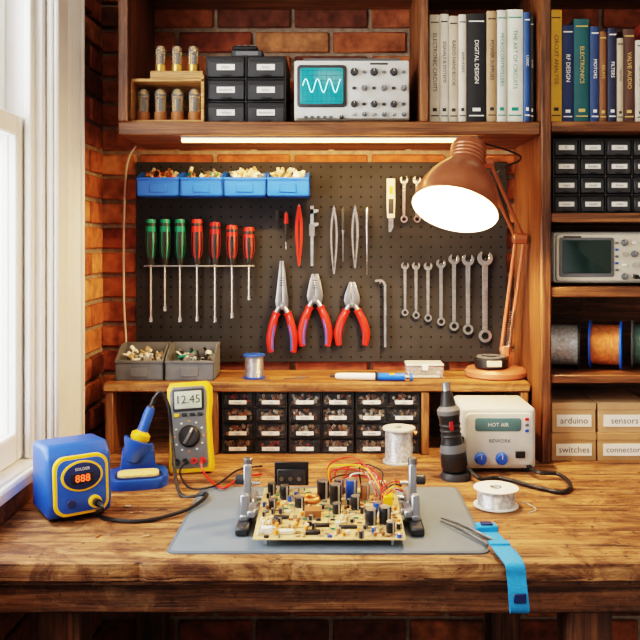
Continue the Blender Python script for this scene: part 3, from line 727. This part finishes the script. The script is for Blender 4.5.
b.cyl(Mp @ Vector((.020, -.005, -.030)), Mp @ Vector((.020, -.017, -.030)), .0105, YEL, seg=18, bev=.001)
b.cyl(Mp @ Vector((.020, -.017, -.030)), Mp @ Vector((.020, -.029, -.030)), .0065, BLACK)
b.cyl(Mp @ Vector((-.020, -.005, -.028)), Mp @ Vector((-.020, -.012, -.028)), .0075, NAVY, seg=18, bev=.001)
plug = b.M @ (Mp @ Vector((.02, -.030, -.030)))
b.done()

# ================================================================ IRON STAND
c = DK(134, 487); c.y += .035
b = B('soldering_iron_stand', T(c) @ RZ(14))
def slab(pts, z0, z1, mat, bev=.003):
    b.prism(pts, -z1, -z0, mat, bev, RX(-90))
slab(rrect(.118, .118, .036, 0, 0, 6), 0, .020, BLUE, .006)
slab(rrect(.092, .058, .022, 0, -.024, 6), .019, .0225, NAVY, .001)
slab(rrect(.080, .046, .016, 0, -.024, 6), .021, .027, SPONGE, .002)
b.prism([(-.038, .0), (.038, .0), (.032, .058), (.016, .070), (-.016, .070), (-.032, .058)], .010, .048, BLUE, .007)
hp = Vector((-.002, .016, .070)); hdv = Vector((.34, .06, .94)).normalized()
qq = Vector((0, 0, 1)).rotation_difference(hdv).to_matrix().to_4x4()
b.lathe([(.012, -.035), (.018, -.03), (.024, -.008), (.030, .006), (.031, .011), (.025, .012), (.012, -.020), (0, -.024)], BLUE, T(hp) @ qq, 26)
b.lathe([(0, -.01), (.010, -.005), (.0155, .008), (.0195, .015), (.0195, .024), (.0115, .030), (.0105, .042), (.0105, .068), (.0085, .080), (.005, .084), (.0045, .100), (0, .101)], YEL, T(hp) @ qq, 22,
        amat=lambda k, i: YEL if 1 <= i <= 4 else (BLUE if i < 8 else BLACK))
top = b.M @ (hp+hdv*.0995); b.done()

b = B('soldering_iron_cable')
def Dk(px, py, z=.904): return DK(px, py, z)
b.tube([top, top+Vector((.014, .0, .012)), top+Vector((.030, -.0, -.02)), Vector((top.x+.040, top.y-.01, .97)), Dk(180, 494), Dk(205, 497, .909)+Vector((0, .02, 0)), Dk(190, 508, .909), Dk(150, 520), Dk(115, 520), Dk(96, 514), plug+Vector((.012, -.014, -.004)), plug], .0036, BLACK, 8, 8); b.done()

# ================================================================ MULTIMETER
b = B('digital_multimeter', T(Vector((XP(190, 1.66), 1.668, .9025))) @ RX(-13) @ RY(-4)); w, h = .092, .188
out = [(-w*.46, 0), (w*.46, 0), (w*.5, .012), (w*.47, h*.3), (w*.46, h*.6), (w*.5, h*.78), (w*.5, h-.012), (w*.42, h), (-w*.42, h), (-w*.5, h-.012), (-w*.5, h*.78), (-w*.46, h*.6), (-w*.47, h*.3), (-w*.5, .012)]
b.prism(out, -.002, .036, YEL, .005)
b.prism([(x*.84, .010+z*.895) for x, z in out], -.005, 0, GREYP, .002)
b.prism(rrect(w*.72, .046, .004, 0, h*.80), -.0075, -.004, BLACK, .001); b.prism(rrect(w*.62, .036, .002, 0, h*.80), -.0085, -.006, LCD, .0005)
b.text('12.45', (0, -.0092, h*.80), .027, INK, 0, None, w*.52)
for i in range(4): b.box((-.025+i*.0165, -.0065, h*.635), (.011, .004, .007), YEL if i == 0 else BLACK, .001)
for k in range(12):
    a = k*math.pi/6; b.box((.031*math.cos(a), -.0056, h*.40+.031*math.sin(a)), (.004, .0008, .003), PAPER if k % 3 else ORNG)
b.lathe([(0, 0), (.023, 0), (.022, .006), (.019, .009), (0, .009)], BLACK, T(Vector((0, -.005, h*.40))) @ RX(90), 28)
b.box((0, -.016, h*.40), (.007, .006, .036), GREYP, .002, RY(30)); b.box((.007, -.0195, h*.40+.012), (.002, .001, .01), PAPER, 0, RY(30))
for i in range(4): b.lathe([(.003, 0), (.0065, 0), (.0065, .004), (.003, .004)], RED if i > 1 else BLACK, T(Vector((-.027+i*.018, -.005, h*.13))) @ RX(90), 14, True)
b.prism([(-.02, .03), (.02, .03), (.02, h*.8), (-.02, h*.8)], .036, .041, BLK2, .001)
jr = b.M @ Vector((.027, -.009, h*.13)); jb = b.M @ Vector((-.009, -.009, h*.13)); b.done()
b = B('multimeter_test_leads')
b.tube([jr, jr+Vector((0, -.02, 0)), jr+Vector((.008, -.035, -.015)), Dk(212, 482, .906), Dk(224, 488, .909), Dk(240, 478, .906), Dk(262, 474, .906)], .0022, RED, 8, 6)
b.tube([jb, jb+Vector((0, -.02, 0)), jb+Vector((-.004, -.035, -.015)), Dk(190, 488, .906), Dk(214, 486, .909), Dk(238, 470, .906), Dk(262, 466, .906)], .0022, BLACK, 8, 6)
b.done()

# ================================================================ MAT
b = B('bench_mat'); b.prism(rrect(.503, .338, .015, -.011, 1.405, 5), -.9026, -.9, MATR, .0008, RX(-90))
b.prism(rrect(.491, .326, .011, -.011, 1.405, 5), -.9032, -.9024, MATG, .0004, RX(-90))
b.done()

# ================================================================ PCB HOLDER + BOARD
MZ = .9033
b = B('circuit_board_holder')
for s, xx in ((-1, -.152), (1, .135)):
    b.box((xx, 1.36, MZ+.007), (.022, .12, .014), BLK2, .003)
    b.box((xx, 1.36, MZ+.018), (.015, .05, .010), ALU, .002)
    b.box((xx, 1.395, MZ+.054), (.013, .020, .080), ALU, .002); b.box((xx, 1.345, MZ+.034), (.013, .014, .044), ALU, .002)
    b.cyl((xx, 1.395, MZ+.092), (xx, 1.395, MZ+.104), .008, STEELD, bev=.001)
    b.cyl((xx+s*.004, 1.395, MZ+.066), (xx+s*.022, 1.395, MZ+.066), .009, BLK2, bev=.0015)
    b.cyl((xx-s*.022, 1.395, MZ+.060), (xx+s*.004, 1.395, MZ+.060), .0035, STEEL)
    b.box((xx-s*.012, 1.36, MZ+.024), (.014, .05, .012), ALU, .002); b.box((xx-s*.0205, 1.36, MZ+.0255), (.006, .03, .010), STEELD, .001)
b.cyl((-.146, 1.47, MZ+.010), (.129, 1.47, MZ+.010), .005, STEEL)
for xx in (-.152, .135): b.box((xx, 1.45, MZ+.011), (.018, .07, .022), ALU, .003)
b.done()

bw, bd = .240, .205; cx = -.009; cy = 1.355
Mb = T(Vector((cx, cy, MZ+.022))) @ RX(5)
b = B('circuit_board', Mb); rr = random.Random(21)
b.box((0, 0, 0), (bw, bd, .0018), PCBM, .0003)
for sx in (-1, 1):
    for sy in (-1, 1):
        L_ = .0115 if sy < 0 else .0285
        b.cyl((sx*(bw/2-.02), sy*(bd/2-.008), -L_), (sx*(bw/2-.02), sy*(bd/2-.008), -.0009), .003, STEEL, seg=8)
        b.cyl((sx*(bw/2-.02), sy*(bd/2-.008), .0009), (sx*(bw/2-.02), sy*(bd/2-.008), .003), .004, STEEL, seg=8)
for k in range(150):
    x, y = rr.uniform(-.45, .45)*bw, rr.uniform(-.45, .45)*bd
    if rr.random() < .5: b.box((x*.9, y, .0011), (rr.uniform(.008, .035), .0012, .0004), PCBT)
    else: b.box((x, y*.85, .0011), (.0012, rr.uniform(.008, .03), .0004), PCBT)
used = []
def free(x, y, r):
    for (a, c_, q_) in used:
        if (a-x)**2+(c_-y)**2 < (q_+r)**2: return False
    return True
def cap(x, y, r, h, m, topm=STEELD):
    used.append((x, y, r)); b.lathe([(0, 0.0009), (r*.96, .0009), (r, .002), (r, .004), (r*.93, .005), (r, .006), (r, h-.001), (r*.92, h), (0, h-.0005)], m, T(Vector((x, y, 0))), 16, amat=lambda k, i: topm if i >= 7 else (LGREY if k in (13,) and m is not COPWIRE else m))
def bl(x, y, w_, d_, h, m, bev=.0008):
    used.append((x, y, max(w_, d_)*.45)); b.box((x, y, .0009+h/2), (w_, d_, h), m, bev)
for q_ in [(-.012, .062, .0110, .032, BLACK), (.016, .072, .0085, .030, BLACK), (.010, .034, .0105, .036, BLACK), (.038, .052, .0105, .038, CAPB), (.062, .058, .0085, .026, BROWN),
           (-.052, .022, .0085, .018, BLACK), (-.080, .058, .0085, .024, BLACK), (.068, -.046, .0098, .026, BLACK), (.091, -.042, .0098, .028, BLACK), (.098, -.076, .0075, .018, BLACK), (.012, -.004, .0075, .018, BLACK),
           (-.098, .016, .0070, .016, BLACK), (.08, .0, .0070, .018, CAPB), (.044, .012, .0080, .024, BLACK), (-.104, .075, .0075, .022, BLACK)]: cap(*q_)
bl(.085, .084, .03, .012, .020, CREAM); bl(.101, .034, .016, .02, .016, YEL)
bl(-.028, -.014, .028, .020, .012, BROWN); bl(-.080, -.026, .026, .009, .004, BLACK); bl(.03, -.062, .030, .009, .004, BLACK); bl(-.012, -.056, .024, .008, .004, BLACK); bl(-.100, -.080, .018, .010, .010, PAPER); bl(-.068, -.082, .024, .009, .006, CREAM); bl(-.026, -.084, .024, .009, .006, BLACK)
used.append((-.030, .040, .013)); b.lathe([(.0125+.0045*math.cos(a*math.pi/5), .0055+.0045*math.sin(a*math.pi/5)) for a in range(10)], COPWIRE, T(Vector((-.033, .045, 0))), 24, True)
for k in range(900):
    x, y = rr.uniform(-.475, .475)*bw, rr.uniform(-.475, .475)*bd; t = rr.random()
    if t < .18:
        r = rr.uniform(.003, .005)
        if free(x, y, r+.001): cap(x, y, r, rr.uniform(.006, .013), rr.choice([BLACK, BLACK, BLACK, CAPB, BROWN, BLK2]))
    elif t < .62:
        if free(x, y, .0046):
            used.append((x, y, .0046)); hz = .0028; dx = (.0038, 0) if rr.random() < .5 else (0, .0038)
            b.cyl((x-dx[0], y-dx[1], hz), (x+dx[0], y+dx[1], hz), .0014, rr.choice([TANR, KRAFT, BROWN, TEAL, CREAM]), seg=8); b.cyl((x-dx[0]*1.6, y-dx[1]*1.6, hz), (x+dx[0]*1.6, y+dx[1]*1.6, hz), .0004, STEEL, seg=5)
    elif t < .80:
        if free(x, y, .004): used.append((x, y, .004)); b.lathe([(0, .001), (.0028, .003), (.0032, .006), (.0025, .0085), (0, .0095)], rr.choice([ORNG, BROWN, TANR, CREAM]), T(Vector((x, y, 0))), 10)
    else:
        if free(x, y, .0045): bl(x, y, .0080, .005, rr.uniform(.002, .007), rr.choice([BLACK, BLACK, TANR, CREAM, CAPB, GREYP]))
b.box((-.070, .104, .028), (.062, .004, .044), BLACK, .001); b.box((-.070, .1005, .022), (.052, .004, .03), BLK2, .001)
for k in range(3): b.cyl((-.088+k*.016, .097, .020), (-.088+k*.016, .0985, .020), .004, STEELD, seg=10)
rw = random.Random(12)
for k in range(9):
    m = [RED, RED, BLACK, YEL, RED, RED, PAPER, RED, BLACK][k]
    xa = rw.uniform(.0, .06); ya_ = rw.uniform(.07, .095); xc = rw.uniform(.075, .112); yc = rw.uniform(.02, .085); hh = rw.uniform(.026, .054)
    b.tube([(xa, ya_, .002), (xa-.006, ya_+.01, hh*.8), ((xa+xc)/2-.01, ya_+rw.uniform(.0, .025), hh), ((xa+xc)/2+.02, (ya_+yc)/2+.02, hh*.85), (xc, yc+.01, .018), (xc, yc, .003)], .0013, m, 6, 8)
for k in range(4):
    m = [RED, YEL, BLACK, RED][k]
    b.tube([(.09, .03+k*.012, .012), (.112, .035+k*.012, .026), (.128, .05+k*.012, .016), (.118, .09+k*.004, .018)], .0012, m, 6, 6)
b.done()

# ================================================================ desk items right
spool('solder_spool', DK(400, 466)+Vector((0, .030, .039)), .036, .077, SILWIRE, LGREY, 0, M=Matrix.Identity(4))
c = DK(500, 512); c.y += .035
spool('solder_spool', c+Vector((0, 0, .0175)), .041, .034, SILWIRE, PAPER, 0, M=Matrix.Identity(4))
b = B('solder_wire_tail'); b.tube([c+Vector((.036, -.01, .012)), c+Vector((.055, -.012, .008)), c+Vector((.066, -.03, .003)), c+Vector((.05, -.045, .002))], .001, SILWIRE, 6, 6); b.done()
b = B('precision_tweezers')
for (p0, p1) in ((DK(441, 518, .9062), DK(494, 541, .9068)), (DK(440, 521, .9062), DK(488, 545, .9068))):
    p0 = Vector(p0); p1 = Vector(p1); m1 = p0.lerp(p1, .5)+Vector((0, 0, .003))
    b.tube([p0, p0.lerp(p1, .25)+Vector((0, 0, .002)), m1, p1], .003, STEELD, 8, 6, .6, radii=[.0012, .0025, .0032, .0034])
b.done()
b = B('loose_component_scatter'); rr = random.Random(31)
for px, py in ((128, 506), (146, 536), (112, 534), (160, 510), (136, 512), (98, 536), (176, 514)):
    p = DK(px, py, .9018); an = rr.uniform(0, math.pi); dv = Vector((math.cos(an), math.sin(an), 0))*.005
    if rr.random() < .5: b.cyl(p-dv, p+dv, .0016, rr.choice([TANR, CREAM, BROWN]), seg=8); b.cyl(p-dv*2.2, p+dv*2.2, .0005, STEEL, seg=5)
    else: b.tube([p-dv*2, p+Vector((-dv.y, dv.x, 0))*.6, p+dv*1.5, p+dv*2.4+Vector((dv.y, -dv.x, 0))], .0008, rr.choice([STEEL, RED, BLACK]), 5, 5)
b.done()
b = B('antistatic_wrist_strap')
def ribbon(pts, wv, th, mat):
    P = [Vector(p) for p in pts]; Q = []
    for i in range(len(P)-1):
        a_ = P[max(i-1, 0)]; b_ = P[i]; c_ = P[i+1]; d_ = P[min(i+2, len(P)-1)]
        for k in range(8):
            t = k/8; Q.append(.5*((2*b_)+(c_-a_)*t+(2*a_-5*b_+4*c_-d_)*t*t+(3*b_-a_-3*c_+d_)*t**3))
    Q.append(P[-1]); wv = Vector(wv).normalized(); vs = []; fs = []; n = len(Q)
    for i, q_ in enumerate(Q):
        t = (Q[min(i+1, n-1)]-Q[max(i-1, 0)]).normalized(); nn = t.cross(wv).normalized()
        for s1, s2 in ((-1, -1), (1, -1), (1, 1), (-1, 1)): vs.append(q_+wv*s1*WR/2+nn*s2*th/2)
    for i in range(n-1):
        for k in range(4): fs.append((i*4+k, i*4+(k+1) % 4, i*4+4+(k+1) % 4, i*4+4+k))
    fs += [(0, 1, 2, 3), (4*n-4, 4*n-3, 4*n-2, 4*n-1)]
    b.add(vs, fs, mat)
WR = .028; xs = XP(514, 1.2)
ribbon([(xs-.016, 1.335, .903), (xs-.008, 1.28, .903), (xs-.001, 1.23, .9035), (xs, 1.196, .9025), (xs+.001, 1.187, .888), (xs+.002, 1.186, .865), (xs+.003, 1.184, .846), (xs+.002, 1.174, .8385), (xs+.001, 1.165, .848), (xs-.001, 1.168, .870), (xs-.002, 1.176, .890), (xs-.004, 1.18, .906), (xs-.010, 1.215, .9105), (xs-.014, 1.262, .9105)], (1, .0, 0), .0016, SKYBL)
b.box((xs-.016, 1.335, .9065), (.036, .022, .011), SKYBL, .002); b.box((xs-.016, 1.335, .9135), (.02, .014, .003), NAVY, .001)
b.box((xs+.0005, 1.1625, .864), (.018, .003, .014), NAVY, .001); b.box((xs-.012, 1.25, .9125), (.032, .016, .004), SKYBL, .001)
b.done()

# ================================================================ HOT AIR STATION
hx0, hx1, hy = .286, .419, 1.672
h = .138; w = hx1-hx0+.022
b = B('hot_air_rework_station', T(Vector((.344, hy, .9))))
b.box((0, .075, h/2+.004), (w, .145, h-.008), LGREY, .010, None, 3)
b.prism(rrect(w-.014, h-.03, .010, 0, h/2+.004), -.004, .008, LGREY, .003)
b.prism(rrect(w*.62, h*.20, .006, -.004, h*.75), -.0065, -.003, pm('panel_teal', (.08, .17, .18), .4, 0, .05), .001)
b.text('HOT AIR', (-.004, -.0072, h*.75), .011, PAPER, 0, None, w*.40)
b.text('REWORK', (0, -.0046, h*.50), .011, NAVY)
for k in range(3): b.box((w*.36, -.006, h*.66+k*.012), (.008, .003, .006), [BLUE, GREYP, RED][k], .001)
knob(b, -w*.26, h*.24, .013, BLUE, -.004, .012); knob(b, w*.02, h*.24, .013, BLUE, -.004, .012); b.box((w*.27, -.006, h*.30), (.02, .006, .014), BLACK, .001)
for s in (-1, 1):
    for y in (.02, .13): b.cyl((s*w*.38, y, 0), (s*w*.38, y, .006), .008, BLACK)
b.cyl((w*.40, .0, h*.1), (w*.40, -.012, h*.1), .006, BLACK)
hp2 = b.M @ Vector((w*.40, -.012, h*.1)); b.done()
b = B('hot_air_gun', T(Vector((XP(456, 1.635), 1.64, .9))) @ RY(-6))
b.lathe([(0, .012), (.012, .012), (.024, .018), (.0275, .028), (.027, .056), (.0235, .072), (.0205, .084), (.0195, .10), (.0215, .125), (.0235, .133), (.0235, .142), (.0165, .150), (.0135, .166), (.0115, .176), (.0085, .181), (.0085, .198), (0, .198)], BLACK, None, 26, amat=lambda k, i: STEELD if i >= 14 else (GREYP if i in (9, 10, 4) else BLACK))
for k in range(3): b.lathe([(.0205, .086+k*.011), (.0222, .089+k*.011), (.0205, .092+k*.011)], BLK2, None, 24)
b.box((0, -.021, .112), (.008, .006, .018), REDD, .001)
b.M = T(Vector((XP(456, 1.635), 1.64, .9)))
b.lathe([(0, 0), (.032, 0), (.032, .005), (.028, .014), (0, .014)], BLK2, None, 28)
b.box((.012, .030, .04), (.02, .008, .078), BLK2, .002)
wb = b.M @ Vector((.024, -.008, .022)); b.done()
b = B('hot_air_hose'); b.tube([wb, wb+Vector((.02, -.03, -.012)), Dk(500, 478, .906), Dk(540, 488, .905), Dk(563, 492, .905), Dk(570, 484, .905), Dk(558, 474, .91), hp2+Vector((.012, -.03, 0)), hp2], .0042, BLACK, 8, 8); b.done()

# ================================================================ LIGHTS
def area(name, loc, rot, sx, sy, e, col):
    l = bpy.data.lights.new(name, 'AREA'); l.shape = 'RECTANGLE'; l.size = sx; l.size_y = sy; l.energy = e; l.color = col
    o = bpy.data.objects.new(name, l); o.location = loc; o.rotation_euler = rot; bpy.context.scene.collection.objects.link(o)
area('window_daylight', (XL-.45, 1.05, 1.75), (0, R(-90), 0), 1.6, 1.3, 60, (.95, .97, 1.0))
area('added_room_fill', (.15, .1, 2.62), (R(22), 0, 0), .8, .6, 13, (1, .80, .58))  # unseen fill light added under the ceiling to lift the room, no fixture
area('led_strip_emitter', (0, 1.792, 1.6050), (R(28), 0, 0), .63, .010, 6.5, (1, .58, .22))
l = bpy.data.lights.new('lamp_bulb_light', 'POINT'); l.energy = 27; l.color = (1, .66, .35); l.shadow_soft_size = .02
o = bpy.data.objects.new('lamp_bulb_light', l); o.location = lp; bpy.context.scene.collection.objects.link(o)

w_ = bpy.data.worlds.new('World'); bpy.context.scene.world = w_; w_.use_nodes = True
nt = w_.node_tree; bg = nt.nodes['Background']
tc = nt.nodes.new('ShaderNodeTexCoord'); sx = nt.nodes.new('ShaderNodeSeparateXYZ'); nt.links.new(tc.outputs['Generated'], sx.inputs[0])
cr_ = nt.nodes.new('ShaderNodeValToRGB'); mr = nt.nodes.new('ShaderNodeMapRange'); mr.inputs[1].default_value = -1; mr.inputs[2].default_value = 1
nt.links.new(sx.outputs['X'], mr.inputs[0]); nt.links.new(mr.outputs[0], cr_.inputs[0])
e = cr_.color_ramp.elements; e[0].position = .3; e[0].color = (1, 1, 1, 1); e[1].position = .55; e[1].color = (.050, .044, .038, 1)
nt.links.new(cr_.outputs[0], bg.inputs[0]); bg.inputs[1].default_value = 5.0

cam = bpy.data.cameras.new('camera'); cam.lens = 45; cam.sensor_width = 36
cam.shift_x = -15/640; cam.shift_y = -75/640; cam.clip_start = .05
co = bpy.data.objects.new('camera', cam); co.location = (0, 0, CZ); co.rotation_euler = (R(90), 0, 0)
bpy.context.scene.collection.objects.link(co); bpy.context.scene.camera = co
try:
    bpy.context.scene.view_settings.view_transform = 'Filmic'
    bpy.context.scene.view_settings.look = 'High Contrast'
    bpy.context.scene.view_settings.exposure = -0.55
except Exception as ex: print(ex)
